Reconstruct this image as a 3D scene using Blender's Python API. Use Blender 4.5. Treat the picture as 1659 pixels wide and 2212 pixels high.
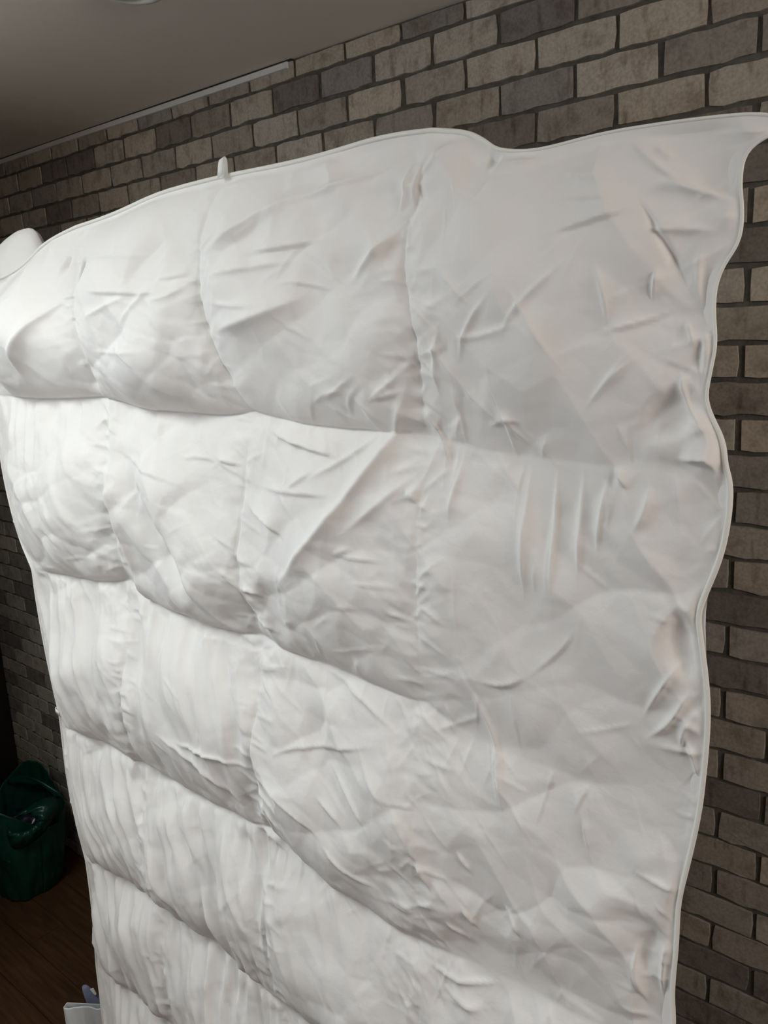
import bpy, bmesh, math, random
import numpy as np
from mathutils import Matrix, Vector

random.seed(7)
rng = np.random.default_rng(11)
for o in list(bpy.data.objects):
    bpy.data.objects.remove(o)
scene = bpy.context.scene
COL = scene.collection

# ------------------------------------------------------------------ camera
W, H, FPX = 1659.0, 2212.0, 1710.8
YAW, PITCH, ROLL = 0.6919, 0.2146, -0.042
CAM_Z = 1.9129
fwd = np.array([-math.sin(YAW) * math.cos(PITCH), math.cos(YAW) * math.cos(PITCH), -math.sin(PITCH)])
rgt = np.array([math.cos(YAW), math.sin(YAW), 0.0])
upv = np.cross(rgt, fwd)
rgt, upv = (math.cos(ROLL) * rgt + math.sin(ROLL) * upv, -math.sin(ROLL) * rgt + math.cos(ROLL) * upv)
CAM = np.array([0.0, 0.0, CAM_Z])
cd = bpy.data.cameras.new('camera')
cam = bpy.data.objects.new('camera', cd)
COL.objects.link(cam)
cd.sensor_fit = 'HORIZONTAL'
cd.sensor_width = 36.0
cd.lens = FPX / W * 36.0
cd.clip_start = 0.02
m = Matrix.Identity(4)
for i in range(3):
    m[i][0], m[i][1], m[i][2], m[i][3] = rgt[i], upv[i], -fwd[i], CAM[i]
cam.matrix_world = m
scene.camera = cam

# ------------------------------------------------------------------ light
world = bpy.data.worlds.new('sky')
scene.world = world
world.use_nodes = True
bg = world.node_tree.nodes['Background']
bg.inputs[0].default_value = (0.72, 0.84, 1.0, 1)
bg.inputs[1].default_value = 1.0

# added light: an invented, unseen window in the room's left wall
PART_X, PART_Y = -2.2, 0.52
WIN_Y0, WIN_Y1, WIN_Z0, WIN_Z1 = -1.55, -0.15, 1.45, 2.40
sl = bpy.data.lights.new('added_window_light', 'AREA')
sl.shape = 'RECTANGLE'
sl.size = WIN_Z1 - WIN_Z0
sl.size_y = WIN_Y1 - WIN_Y0
sl.energy = 15.0
sl.color = (0.68, 0.85, 1.0)
slo = bpy.data.objects.new('added_window_light', sl)
COL.objects.link(slo)
slo.location = (PART_X - 0.10, (WIN_Y0 + WIN_Y1) / 2, (WIN_Z0 + WIN_Z1) / 2)
slo.rotation_euler = (0, -math.pi / 2, 0)

# added light from an invented rooflight, out of view overhead
SKY_X0, SKY_X1, SKY_Y0, SKY_Y1 = -1.90, -1.00, -0.50, 0.20
rl_ = bpy.data.lights.new('added_rooflight', 'AREA')
rl_.shape = 'RECTANGLE'
rl_.size = SKY_X1 - SKY_X0
rl_.size_y = SKY_Y1 - SKY_Y0
rl_.energy = 22.5
rl_.color = (0.92, 1.0, 0.99)
rlo = bpy.data.objects.new('added_rooflight', rl_)
COL.objects.link(rlo)
rlo.location = ((SKY_X0 + SKY_X1) / 2, (SKY_Y0 + SKY_Y1) / 2, 2.66)

# added fill light: a smaller made-up window in the right-hand wall, outside the frame
WR_Y0, WR_Y1, WR_Z0, WR_Z1 = -0.35, 0.75, 1.85, 2.40
XR = 1.7
sr = bpy.data.lights.new('added_side_light', 'AREA')
sr.shape = 'RECTANGLE'
sr.size = WR_Z1 - WR_Z0
sr.size_y = WR_Y1 - WR_Y0
sr.energy = 27.0
sr.color = (1.0, 0.94, 0.885)
sro = bpy.data.objects.new('added_side_light', sr)
COL.objects.link(sro)
sro.location = (XR + 0.10, (WR_Y0 + WR_Y1) / 2, (WR_Z0 + WR_Z1) / 2)
sro.rotation_euler = (0, math.pi / 2, 0)

vs = scene.view_settings
vs.view_transform = 'Standard'
vs.look = 'None'
vs.exposure = 0.0
vs.gamma = 1.0
vs.use_curve_mapping = False
scene.cycles.use_denoising = True
scene.cycles.max_bounces = 8
scene.cycles.diffuse_bounces = 5


# ------------------------------------------------------------------ helpers
def at(x, y, Y):
    d = (x - 829.5) / FPX * rgt + (1106.0 - y) / FPX * upv + fwd
    return CAM + d * (Y / d[1])


def atz(x, y, Z):
    d = (x - 829.5) / FPX * rgt + (1106.0 - y) / FPX * upv + fwd
    return CAM + d * ((Z - CAM_Z) / d[2])


def proj(P):
    q = np.asarray(P, float) - CAM
    zc = q @ fwd
    return 829.5 + FPX * (q @ rgt) / zc, 1106.0 - FPX * (q @ upv) / zc


def tag(o, label=None, cat=None, group=None, kind=None):
    if label: o['label'] = label
    if cat: o['category'] = cat
    if group: o['group'] = group
    if kind: o['kind'] = kind
    return o


def link(name, me, mat=None, parent=None, smooth=False):
    o = bpy.data.objects.new(name, me)
    COL.objects.link(o)
    if mat is not None and not me.materials:
        me.materials.append(mat)
    if parent is not None:
        o.parent = parent
    if smooth and len(me.polygons):
        me.polygons.foreach_set('use_smooth', [True] * len(me.polygons))
    return o


def empty(name, loc=(0, 0, 0)):
    o = bpy.data.objects.new(name, None)
    COL.objects.link(o)
    o.location = loc
    return o


def pydata(name, v, f):
    me = bpy.data.meshes.new(name)
    me.from_pydata([tuple(map(float, p)) for p in v], [], f)
    me.update()
    return me


def box_bm(bm, x0, x1, y0, y1, z0, z1, bevel=0.0):
    vs_ = [bm.verts.new(p) for p in ((x0, y0, z0), (x1, y0, z0), (x1, y1, z0), (x0, y1, z0),
                                      (x0, y0, z1), (x1, y0, z1), (x1, y1, z1), (x0, y1, z1))]
    fs = [bm.faces.new([vs_[i] for i in q]) for q in
          ((3, 2, 1, 0), (4, 5, 6, 7), (0, 1, 5, 4), (1, 2, 6, 5), (2, 3, 7, 6), (3, 0, 4, 7))]
    if bevel > 0:
        es = list({e for f in fs for e in f.edges})
        bmesh.ops.bevel(bm, geom=es, offset=bevel, segments=2, affect='EDGES', profile=0.5)


def bm_mesh(name, bm):
    me = bpy.data.meshes.new(name)
    bm.to_mesh(me)
    bm.free()
    return me


def box_obj(name, b, mat, parent=None, bevel=0.0):
    bm = bmesh.new()
    box_bm(bm, *b, bevel=bevel)
    return link(name, bm_mesh(name, bm), mat, parent)


def grid_mesh(name, P):
    """P: (n, m, 3) array of points -> quad grid mesh"""
    n, mm = P.shape[:2]
    me = bpy.data.meshes.new(name)
    me.vertices.add(n * mm)
    me.vertices.foreach_set('co', P.reshape(-1).astype(np.float32))
    i = np.arange((n - 1) * (mm - 1))
    a = (i // (mm - 1)) * mm + i % (mm - 1)
    q = np.stack([a, a + mm, a + mm + 1, a + 1], 1).astype(np.int32)
    me.loops.add(q.size)
    me.loops.foreach_set('vertex_index', q.reshape(-1))
    me.polygons.add(len(q))
    me.polygons.foreach_set('loop_start', np.arange(0, q.size, 4, dtype=np.int32))
    me.polygons.foreach_set('loop_total', np.full(len(q), 4, np.int32))
    me.update(calc_edges=True)
    me.validate()
    return me


def tube_mesh(name, pts, r, n=8, closed=False):
    pts = np.asarray(pts, float)
    N = len(pts)
    if closed:
        t = np.roll(pts, -1, 0) - np.roll(pts, 1, 0)
    else:
        t = np.gradient(pts, axis=0)
    t /= np.linalg.norm(t, axis=1)[:, None] + 1e-12
    ref = np.array([0.13, 1.0, 0.07])
    a = np.cross(t, ref)
    a /= np.linalg.norm(a, axis=1)[:, None] + 1e-12
    b = np.cross(t, a)
    rr = np.broadcast_to(np.asarray(r, float), (N,))
    v = []
    for k in range(n):
        an = 2 * math.pi * k / n
        v.append(pts + rr[:, None] * (math.cos(an) * a + math.sin(an) * b))
    v = np.stack(v, 1).reshape(-1, 3)
    f = []
    for i in range(N if closed else N - 1):
        j = (i + 1) % N
        for k in range(n):
            l = (k + 1) % n
            f.append((i * n + k, i * n + l, j * n + l, j * n + k))
    if not closed:
        f.append(tuple(range(n))[::-1])
        f.append(tuple((N - 1) * n + k for k in range(n)))
    return pydata(name, v, f)


# ------------------------------------------------------------------ materials
def new_mat(name):
    mt = bpy.data.materials.new(name)
    mt.use_nodes = True
    nt = mt.node_tree
    return mt, nt, nt.nodes['Principled BSDF']


def N(nt, typ, **kw):
    n = nt.nodes.new(typ)
    for k, v in kw.items():
        setattr(n, k, v)
    return n


def noisy(name, c1, c2, scale=8.0, rough=0.7, bump=0.0, bscale=60.0, detail=4.0, stretch=(1, 1, 1), spec=0.3, coords='Object'):
    mt, nt, p = new_mat(name)
    tc = N(nt, 'ShaderNodeTexCoord')
    mp = N(nt, 'ShaderNodeMapping')
    mp.inputs['Scale'].default_value = stretch
    nt.links.new(tc.outputs[coords], mp.inputs[0])
    nz = N(nt, 'ShaderNodeTexNoise')
    nz.inputs['Scale'].default_value = scale
    nz.inputs['Detail'].default_value = detail
    nt.links.new(mp.outputs[0], nz.inputs['Vector'])
    rp = N(nt, 'ShaderNodeValToRGB')
    rp.color_ramp.elements[0].position = 0.3
    rp.color_ramp.elements[1].position = 0.7
    rp.color_ramp.elements[0].color = (*c1, 1)
    rp.color_ramp.elements[1].color = (*c2, 1)
    nt.links.new(nz.outputs['Fac'], rp.inputs[0])
    nt.links.new(rp.outputs[0], p.inputs['Base Color'])
    p.inputs['Roughness'].default_value = rough
    p.inputs['Specular IOR Level'].default_value = spec
    if bump > 0:
        nb = N(nt, 'ShaderNodeTexNoise')
        nb.inputs['Scale'].default_value = bscale
        nb.inputs['Detail'].default_value = 5
        nt.links.new(mp.outputs[0], nb.inputs['Vector'])
        bp = N(nt, 'ShaderNodeBump')
        bp.inputs['Strength'].default_value = bump
        bp.inputs['Distance'].default_value = 0.004
        nt.links.new(nb.outputs['Fac'], bp.inputs['Height'])
        nt.links.new(bp.outputs[0], p.inputs['Normal'])
    return mt


def brick_material():
    """each brick's own tone comes from its object colour; stains and specks from noise in world space"""
    mt, nt, p = new_mat('weathered_brick')
    L = nt.links.new
    oi = N(nt, 'ShaderNodeObjectInfo')
    geo = N(nt, 'ShaderNodeNewGeometry')
    n1 = N(nt, 'ShaderNodeTexNoise')
    n1.inputs['Scale'].default_value = 26
    n1.inputs['Detail'].default_value = 6
    n1.inputs['Roughness'].default_value = 0.62
    L(geo.outputs['Position'], n1.inputs['Vector'])
    r1 = N(nt, 'ShaderNodeValToRGB')
    r1.color_ramp.elements[0].position = 0.50
    r1.color_ramp.elements[0].color = (0, 0, 0, 1)
    r1.color_ramp.elements[1].position = 0.70
    r1.color_ramp.elements[1].color = (1, 1, 1, 1)
    L(n1.outputs['Fac'], r1.inputs[0])
    mx = N(nt, 'ShaderNodeMix', data_type='RGBA', blend_type='MULTIPLY')
    mx.inputs[7].default_value = (0.55, 0.50, 0.47, 1)
    sc = N(nt, 'ShaderNodeMath', operation='MULTIPLY')
    sc.inputs[1].default_value = 0.75
    L(r1.outputs[0], sc.inputs[0])
    L(sc.outputs[0], mx.inputs[0])
    L(oi.outputs['Color'], mx.inputs[6])
    # vertical smoke-like smears on some bricks
    mp = N(nt, 'ShaderNodeMapping')
    mp.inputs['Scale'].default_value = (60, 60, 16)
    L(geo.outputs['Position'], mp.inputs[0])
    n2 = N(nt, 'ShaderNodeTexNoise')
    n2.inputs['Scale'].default_value = 1
    n2.inputs['Detail'].default_value = 3
    L(mp.outputs[0], n2.inputs['Vector'])
    r2 = N(nt, 'ShaderNodeValToRGB')
    r2.color_ramp.elements[0].position = 0.56
    r2.color_ramp.elements[0].color = (1, 1, 1, 1)
    r2.color_ramp.elements[1].position = 0.74
    r2.color_ramp.elements[1].color = (0.52, 0.49, 0.47, 1)
    L(n2.outputs['Fac'], r2.inputs[0])
    mx2 = N(nt, 'ShaderNodeMix', data_type='RGBA', blend_type='MULTIPLY')
    mx2.inputs[0].default_value = 0.9
    L(mx.outputs[2], mx2.inputs[6])
    L(r2.outputs[0], mx2.inputs[7])
    # fine grain
    n3 = N(nt, 'ShaderNodeTexNoise')
    n3.inputs['Scale'].default_value = 220
    n3.inputs['Detail'].default_value = 3
    L(geo.outputs['Position'], n3.inputs['Vector'])
    r3 = N(nt, 'ShaderNodeValToRGB')
    r3.color_ramp.elements[0].position = 0.3
    r3.color_ramp.elements[0].color = (0.8, 0.8, 0.8, 1)
    r3.color_ramp.elements[1].position = 0.65
    r3.color_ramp.elements[1].color = (1.06, 1.06, 1.06, 1)
    L(n3.outputs['Fac'], r3.inputs[0])
    mx3 = N(nt, 'ShaderNodeMix', data_type='RGBA', blend_type='MULTIPLY')
    mx3.inputs[0].default_value = 1
    L(mx2.outputs[2], mx3.inputs[6])
    L(r3.outputs[0], mx3.inputs[7])
    mr = N(nt, 'ShaderNodeMapRange')
    mr.inputs['To Min'].default_value = 0.80
    mr.inputs['To Max'].default_value = 1.14
    L(geo.outputs['Random Per Island'], mr.inputs['Value'])
    vm = N(nt, 'ShaderNodeVectorMath', operation='SCALE')
    L(mx3.outputs[2], vm.inputs[0])
    L(mr.outputs[0], vm.inputs['Scale'])
    L(vm.outputs[0], p.inputs['Base Color'])
    p.inputs['Roughness'].default_value = 0.85
    p.inputs['Specular IOR Level'].default_value = 0.2
    bp = N(nt, 'ShaderNodeBump')
    bp.inputs['Strength'].default_value = 0.35
    bp.inputs['Distance'].default_value = 0.002
    L(n1.outputs['Fac'], bp.inputs['Height'])
    L(bp.outputs[0], p.inputs['Normal'])
    return mt


def fabric_material(name, col, bump=0.25):
    mt, nt, p = new_mat(name)
    L = nt.links.new
    p.inputs['Base Color'].default_value = (*col, 1)
    p.inputs['Roughness'].default_value = 0.75
    p.inputs['Specular IOR Level'].default_value = 0.25
    p.inputs['Sheen Weight'].default_value = 0.12
    p.inputs['Sheen Roughness'].default_value = 0.4
    tc = N(nt, 'ShaderNodeTexCoord')
    n1 = N(nt, 'ShaderNodeTexNoise')
    n1.inputs['Scale'].default_value = 45
    n1.inputs['Detail'].default_value = 4
    n1.inputs['Distortion'].default_value = 0.6
    L(tc.outputs['Object'], n1.inputs['Vector'])
    bp = N(nt, 'ShaderNodeBump')
    bp.inputs['Strength'].default_value = bump
    bp.inputs['Distance'].default_value = 0.003
    L(n1.outputs['Fac'], bp.inputs['Height'])
    L(bp.outputs[0], p.inputs['Normal'])
    return mt


def plastic_bag_material():
    mt, nt, p = new_mat('green_plastic_film')
    p.inputs['Base Color'].default_value = (0.008, 0.062, 0.042, 1)
    p.inputs['Roughness'].default_value = 0.3
    p.inputs['Specular IOR Level'].default_value = 0.5
    out = nt.nodes['Material Output']
    tr = N(nt, 'ShaderNodeBsdfTranslucent')
    tr.inputs[0].default_value = (0.016, 0.16, 0.10, 1)
    ms = N(nt, 'ShaderNodeMixShader')
    ms.inputs[0].default_value = 0.35
    nt.links.new(p.outputs[0], ms.inputs[1])
    nt.links.new(tr.outputs[0], ms.inputs[2])
    nt.links.new(ms.outputs[0], out.inputs[0])
    return mt


def glass_material():
    mt, nt, p = new_mat('added_window_glass')
    out = nt.nodes['Material Output']
    t = N(nt, 'ShaderNodeBsdfTransparent')
    g = N(nt, 'ShaderNodeBsdfGlossy')
    g.inputs['Roughness'].default_value = 0.02
    ms = N(nt, 'ShaderNodeMixShader')
    ms.inputs[0].default_value = 0.06
    nt.links.new(t.outputs[0], ms.inputs[1])
    nt.links.new(g.outputs[0], ms.inputs[2])
    nt.links.new(ms.outputs[0], out.inputs[0])
    return mt


M_BRICK = brick_material()
M_MORTAR = noisy('dark_mortar', (0.085, 0.076, 0.064), (0.14, 0.127, 0.11), 40, 0.95, 0.5, 150)
M_CEIL = noisy('white_ceiling_paint', (0.80, 0.735, 0.655), (0.83, 0.765, 0.685), 3, 0.9, 0.05, 80)
M_PLASTER = noisy('pale_plaster', (0.60, 0.52, 0.46), (0.64, 0.56, 0.50), 3, 0.9, 0.1, 60)
M_DARKWALL = noisy('shaded_end_wall', (0.012, 0.010, 0.008), (0.022, 0.017, 0.013), 3, 0.7, 0.1, 30, stretch=(1, 1, 0.2))  # near-black base colour carries the shade of the unlit corner
M_TRIM = noisy('white_trim_gloss', (0.70, 0.69, 0.67), (0.76, 0.75, 0.73), 6, 0.4)
M_GAP = noisy('dark_gap_tone', (0.03, 0.028, 0.025), (0.05, 0.045, 0.04), 20, 0.95)
M_WOOD = noisy('dark_brown_wood', (0.040, 0.018, 0.008), (0.088, 0.041, 0.019), 9, 0.45, 0.15, 30, stretch=(0.6, 9, 9), detail=6)
M_COTTON = fabric_material('white_cotton', (0.87, 0.835, 0.81))
M_PIPING = fabric_material('ivory_piping', (0.86, 0.84, 0.79), 0.1)
M_TAPE = fabric_material('white_tape', (0.88, 0.87, 0.84), 0.05)
M_CARD = noisy('white_card', (0.74, 0.76, 0.78), (0.80, 0.81, 0.82), 12, 0.6)
M_CARD_IN = noisy('lilac_grey_card', (0.20, 0.21, 0.32), (0.25, 0.26, 0.37), 12, 0.3)
M_BAG = plastic_bag_material()
M_TRASH = noisy('black_refuse_plastic', (0.006, 0.006, 0.012), (0.02, 0.02, 0.035), 14, 0.22, 0.6, 40, spec=0.6)
M_LAMP = noisy('white_lamp_plastic', (0.78, 0.77, 0.74), (0.82, 0.81, 0.78), 5, 0.4)
M_GLASS = glass_material()

# ------------------------------------------------------------------ the room
WALL_Y = 1.3168
CORNER_X = -3.121
YF = -2.4


def ceil_z(x):
    return 2.4955 - 0.0105 * (x + 1.0)


def struct(o, label, cat=None):
    return tag(o, label, cat, kind='structure')


# back wall: mortar bed with the bricks standing proud of it
wall = box_obj('wall_back', (CORNER_X - 0.1, XR + 0.1, WALL_Y + 0.004, WALL_Y + 0.16, -0.1, 2.62), M_MORTAR)
struct(wall, 'long wall of weathered grey and beige bricks with dark mortar')

# corners of the duvet outline in the photo, used only to sort bricks into those in view and those behind it
OUTLINE = [(0, 555), (60, 490), (95, 528), (165, 490), (260, 455), (400, 398), (480, 378), (650, 342), (790, 300), (930, 277),
           (1010, 280), (1065, 320), (1150, 322), (1300, 288), (1590, 250), (1700, 250), (1700, 285), (1610, 335), (1605, 400), (1612, 460),
           (1570, 570), (1552, 620), (1555, 740), (1530, 860), (1580, 970), (1585, 1040), (1560, 1200), (1515, 1330), (1525, 1480),
           (1505, 1750), (1455, 2010), (1452, 2400), (230, 2400), (197, 2060), (178, 1870), (130, 1600), (118, 1500), (75, 1225),
           (25, 1060), (2, 860), (-10, 700)]


def inside(px, py, poly):
    c = False
    j = len(poly) - 1
    for i in range(len(poly)):
        xi, yi = poly[i]
        xj, yj = poly[j]
        if (yi > py) != (yj > py) and px < (xj - xi) * (py - yi) / (yj - yi) + xi:
            c = not c
        j = i
    return c


BL, BH = 0.14267, 0.057375
BX0, BZ0 = -1.00123, 2.45817
JV, JH, BD = 0.0078, 0.0056, 0.0045


def brick_data(seed):
    """a ragged-edged brick slip: 16-point outline, small chamfer, 5 mm proud"""
    r = random.Random(seed)
    hx, hz = (BL - JV) / 2, (BH - JH) / 2
    ring = []
    nx, nz = 6, 2
    for i in range(nx):
        t = -1 + 2 * i / nx
        ring.append((t * hx, -hz))
    for i in range(nz):
        ring.append((hx, -hz + 2 * hz * i / nz))
    for i in range(nx):
        ring.append((hx - 2 * hx * i / nx, hz))
    for i in range(nz):
        ring.append((-hx, hz - 2 * hz * i / nz))
    out = []
    for k, (x, z) in enumerate(ring):
        corner = abs(abs(x) - hx) < 1e-6 and abs(abs(z) - hz) < 1e-6
        jz = r.uniform(-0.0018, 0.0032) if z < -hz * 0.9 else r.uniform(-0.0012, 0.0012)
        jx = r.uniform(-0.0014, 0.0014)
        if corner:
            x *= 1 - r.uniform(0.004, 0.022)
            z *= 1 - r.uniform(0.0, 0.08)
        out.append((x + jx, z + jz))
    n = len(out)
    v = [(x, 0.0, z) for x, z in out] + [(x * 0.993, -BD + r.uniform(-0.0006, 0.0006), z * 0.975) for x, z in out]
    f = [tuple((i, (i + 1) % n, n + (i + 1) % n, n + i)) for i in range(n)]
    f.append(tuple(range(n, 2 * n)))
    return v, f


VARS = [brick_data(s) for s in range(14)]
VMESH = []
for s, (v, f) in enumerate(VARS):
    me = pydata('brick', v, f)
    me.materials.append(M_BRICK)
    VMESH.append(me)

TONES = {'l': (0.46, 0.405, 0.335), 'm': (0.37, 0.325, 0.272), 'g': (0.30, 0.264, 0.226), 'd': (0.215, 0.186, 0.160)}
# tones read off the photograph: (course, index of the brick's left joint) -> tone
KNOWN = {(1, -2.5): 'd', (1, -1.5): 'g', (1, -.5): 'l', (1, .5): 'l', (1, 1.5): 'd', (1, 2.5): 'g', (1, 3.5): 'l', (1, -5.5): 'd', (1, -4.5): 'g',
         (1, -3.5): 'l', (1, -7.5): 'l', (1, -6.5): 'l', (1, -9.5): 'd', (1, -8.5): 'd',
         (0, -3): 'l', (0, -2): 'l', (0, -1): 'l', (0, 0): 'g', (0, 1): 'l', (0, -4): 'm', (0, -5): 'l', (0, -6): 'm', (0, -7): 'l', (0, -8): 'm',
         (2, 0): 'm', (2, 1): 'l', (2, 2): 'l', (2, 3): 'l', (2, 4): 'm', (2, -1): 'l', (2, -2): 'm', (2, -3): 'l', (2, -4): 'm', (2, -5): 'l', (2, -6): 'm',
         (3, -.5): 'g', (3, .5): 'm', (3, 1.5): 'g', (3, 2.5): 'l', (3, 3.5): 'g', (3, 4.5): 'g', (3, -1.5): 'm', (3, -2.5): 'l', (3, -3.5): 'm',
         (4, 1): 'd', (4, 2): 'g', (4, 3): 'l', (4, 4): 'l', (4, 0): 'm', (6, 4): 'd', (6, 5): 'd', (7, 4.5): 'l', (8, 4): 'd', (8, 5): 'd',
         (9, 3.5): 'l', (9, 4.5): 'l', (10, 4): 'm', (11, 3.5): 'l', (11, 4.5): 'l', (12, 4): 'g', (12, 5): 'd', (13, 3.5): 'l', (13, 4.5): 'l',
         (14, 4): 'g', (15, 4.5): 'g', (15, 3.5): 'g', (16, 4): 'm', (17, 3.5): 'm', (17, 4.5): 'm', (18, 4): 'd', (19, 3.5): 'm', (19, 4.5): 'm',
         (20, 4): 'd', (21, 3.5): 'm', (21, 4.5): 'm', (22, 4): 'm', (23, 3.5): 'm', (23, 4.5): 'm', (24, 4): 'd', (25, 3.5): 'm', (25, 4.5): 'm',
         (26, 4): 'm', (27, 3.5): 'g', (27, 4.5): 'm', (28, 4): 'm', (29, 3.5): 'm', (29, 4.5): 'm', (30, 4): 'd', (31, 3.5): 'm', (31, 4.5): 'm', (32, 4): 'd'}
restv, restf = [], []
cands = []
for k in range(0, 44):
    zc = BZ0 - BH * k + BH / 2
    off = 0.0 if k % 2 == 0 else 0.5
    for n in range(-17, 19):
        nn = n + off
        x0 = BX0 + BL * nn
        x1 = x0 + BL
        if x1 < CORNER_X + 0.02 or x0 > XR:
            continue
        x0c, x1c = max(x0, CORNER_X + 0.001), min(x1, XR)
        if x1c - x0c < 0.03:
            continue
        z0_, z1_ = max(zc - BH / 2, 0.0), min(zc + BH / 2, ceil_z((x0 + x1) / 2) - 0.001)
        if z1_ - z0_ < 0.02:
            continue
        vis = 0
        xs_ = np.linspace(x0c + 0.01, x1c - 0.01, 5)
        zs_ = np.linspace(z0_ + 0.008, z1_ - 0.008, 3)
        for xx in xs_:
            for zz in zs_:
                if (xx * fwd[0] + WALL_Y * fwd[1] + (zz - CAM_Z) * fwd[2]) < 0.2:
                    continue
                px, py = proj((xx, WALL_Y, zz))
                if 0 <= px <= W and 0 <= py <= H and not inside(px, py, OUTLINE):
                    vis += 1
        area = 0
        if vis:
            a = proj((x0c, WALL_Y, z0_)); b = proj((x1c, WALL_Y, z0_)); c = proj((x0c, WALL_Y, z1_))
            area = abs((b[0] - a[0]) * (c[1] - a[1])) * vis / 15
        cands.append((area, k, nn, x0c, x1c, z0_, z1_))
cands.sort(key=lambda c: -c[0])
nvis = 0
for area, k, nn, x0, x1, z0_, z1_ in cands:
    rr = random.Random(int(k * 1000 + (nn + 100) * 2))
    vi = rr.randrange(len(VARS))
    cx, cz = (x0 + x1) / 2, (z0_ + z1_) / 2
    sx = ((x1 - x0) - JV) / (BL - JV) * rr.uniform(0.985, 1.012)
    sz = max(0.2, ((z1_ - z0_) - JH) / (BH - JH))
    cx += rr.uniform(-0.0012, 0.0012)
    if area > 0 and nvis < 300:
        o = bpy.data.objects.new('brick', VMESH[vi])
        COL.objects.link(o)
        o.parent = wall
        o.location = (cx, WALL_Y + 0.0045, cz)
        o.scale = (sx, 1, sz)
        t = KNOWN.get((k, nn))
        if t is None:
            t = rr.choices('lmgd', (0.36, 0.32, 0.18, 0.14))[0]
        base = TONES[t]
        j = rr.uniform(0.92, 1.08)
        w = rr.uniform(-0.03, 0.03)
        o.color = (base[0] * j * (1 + w), base[1] * j, base[2] * j * (1 - w), 1)
        nvis += 1
    else:
        b0 = len(restv)
        v, f = VARS[vi]
        restv += [(cx + p[0] * sx, WALL_Y + 0.0045 + p[1], cz + p[2] * sz) for p in v]
        restf += [tuple(i + b0 for i in q) for q in f]
me = pydata('brickwork', restv, restf)
ro = link('brickwork', me, M_BRICK, wall)
ro.color = (0.36, 0.322, 0.275, 1)
tag(ro, kind='stuff')
print('bricks in view', nvis, 'of', len(cands))

# left end wall of the recess, an unseen partition added to block light, and the walls behind the camera
struct(box_obj('wall_left', (CORNER_X - 0.12, CORNER_X, PART_Y - 0.1, WALL_Y + 0.1, -0.1, 2.62), M_DARKWALL),
       'end wall coloured dark as shade at the far left corner beside the brick wall')
bm = bmesh.new()
box_bm(bm, CORNER_X - 0.12, PART_X - 0.12, PART_Y - 0.12, PART_Y, -0.1, 2.62)
for b in ((YF - 0.1, WIN_Y0, -0.1, 2.62), (WIN_Y1, PART_Y, -0.1, 2.62), (WIN_Y0, WIN_Y1, -0.1, WIN_Z0), (WIN_Y0, WIN_Y1, WIN_Z1, 2.62)):
    box_bm(bm, PART_X - 0.12, PART_X, b[0], b[1], b[2], b[3])
struct(link('added_partition', bm_mesh('added_partition', bm), M_PLASTER), 'plain plaster return wall added left of the camera to block light')
struct(box_obj('wall_front', (PART_X - 0.1, XR + 0.1, YF - 0.12, YF, -0.1, 2.62), M_PLASTER), 'plain plaster wall behind the camera')
bm = bmesh.new()
for b in ((YF - 0.1, WR_Y0, -0.1, 2.62), (WR_Y1, WALL_Y + 0.1, -0.1, 2.62), (WR_Y0, WR_Y1, -0.1, WR_Z0), (WR_Y0, WR_Y1, WR_Z1, 2.62)):
    box_bm(bm, XR, XR + 0.12, b[0], b[1], b[2], b[3])
struct(link('wall_right', bm_mesh('wall_right', bm), M_PLASTER), 'plain plaster wall right of the camera')

# ceiling
bm = bmesh.new()
cx0, cx1, cy0, cy1 = CORNER_X - 0.12, XR + 0.12, YF - 0.12, WALL_Y + 0.05
for b in ((cx0, cx1, cy0, SKY_Y0), (cx0, cx1, SKY_Y1, cy1), (cx0, SKY_X0, SKY_Y0, SKY_Y1), (SKY_X1, cx1, SKY_Y0, SKY_Y1)):
    box_bm(bm, b[0], b[1], b[2], b[3], 0, 0.1)
for v in bm.verts:
    v.co.z += ceil_z(v.co.x)
struct(link('ceiling', bm_mesh('ceiling', bm), M_CEIL), 'plain off-white painted ceiling above the brick wall')

def added_wall_window(name, label, X, sgn, y0, y1, z0, z1):
    """added, unseen two-pane window in a side wall; sgn points out of the room"""
    win = empty(name, (X, (y0 + y1) / 2, z0))
    struct(win, label)
    bm = bmesh.new()
    t, ym = 0.045, (y0 + y1) / 2
    xa, xb = sorted((X + sgn * 0.03, X + sgn * 0.08))
    for b in ((y0, y0 + t, z0, z1), (y1 - t, y1, z0, z1), (y0 + t, y1 - t, z0, z0 + t), (y0 + t, y1 - t, z1 - t, z1), (ym - 0.02, ym + 0.02, z0 + t, z1 - t)):
        box_bm(bm, xa, xb, b[0], b[1], b[2], b[3])
    for v in bm.verts:
        v.co -= Vector(win.location)
    link('added_window_frame', bm_mesh('added_window_frame', bm), M_TRIM, win)
    for a, b in ((y0 + t, ym - 0.02), (ym + 0.02, y1 - t)):
        g = box_obj('pane', (*sorted((X + sgn * 0.053, X + sgn * 0.058)), a, b, z0 + t, z1 - t), M_GLASS, win)
        g.matrix_parent_inverse = Matrix.Translation(-Vector(win.location))


added_wall_window('added_window_1', 'added unseen tall window in the plaster wall left of the camera', PART_X, -1, WIN_Y0, WIN_Y1, WIN_Z0, WIN_Z1)  # made-up opening round the added left light
added_wall_window('added_window_3', 'added unseen smaller window in the plaster wall right of the camera', XR, 1, WR_Y0, WR_Y1, WR_Z0, WR_Z1)  # made-up opening round the added fill light

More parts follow.
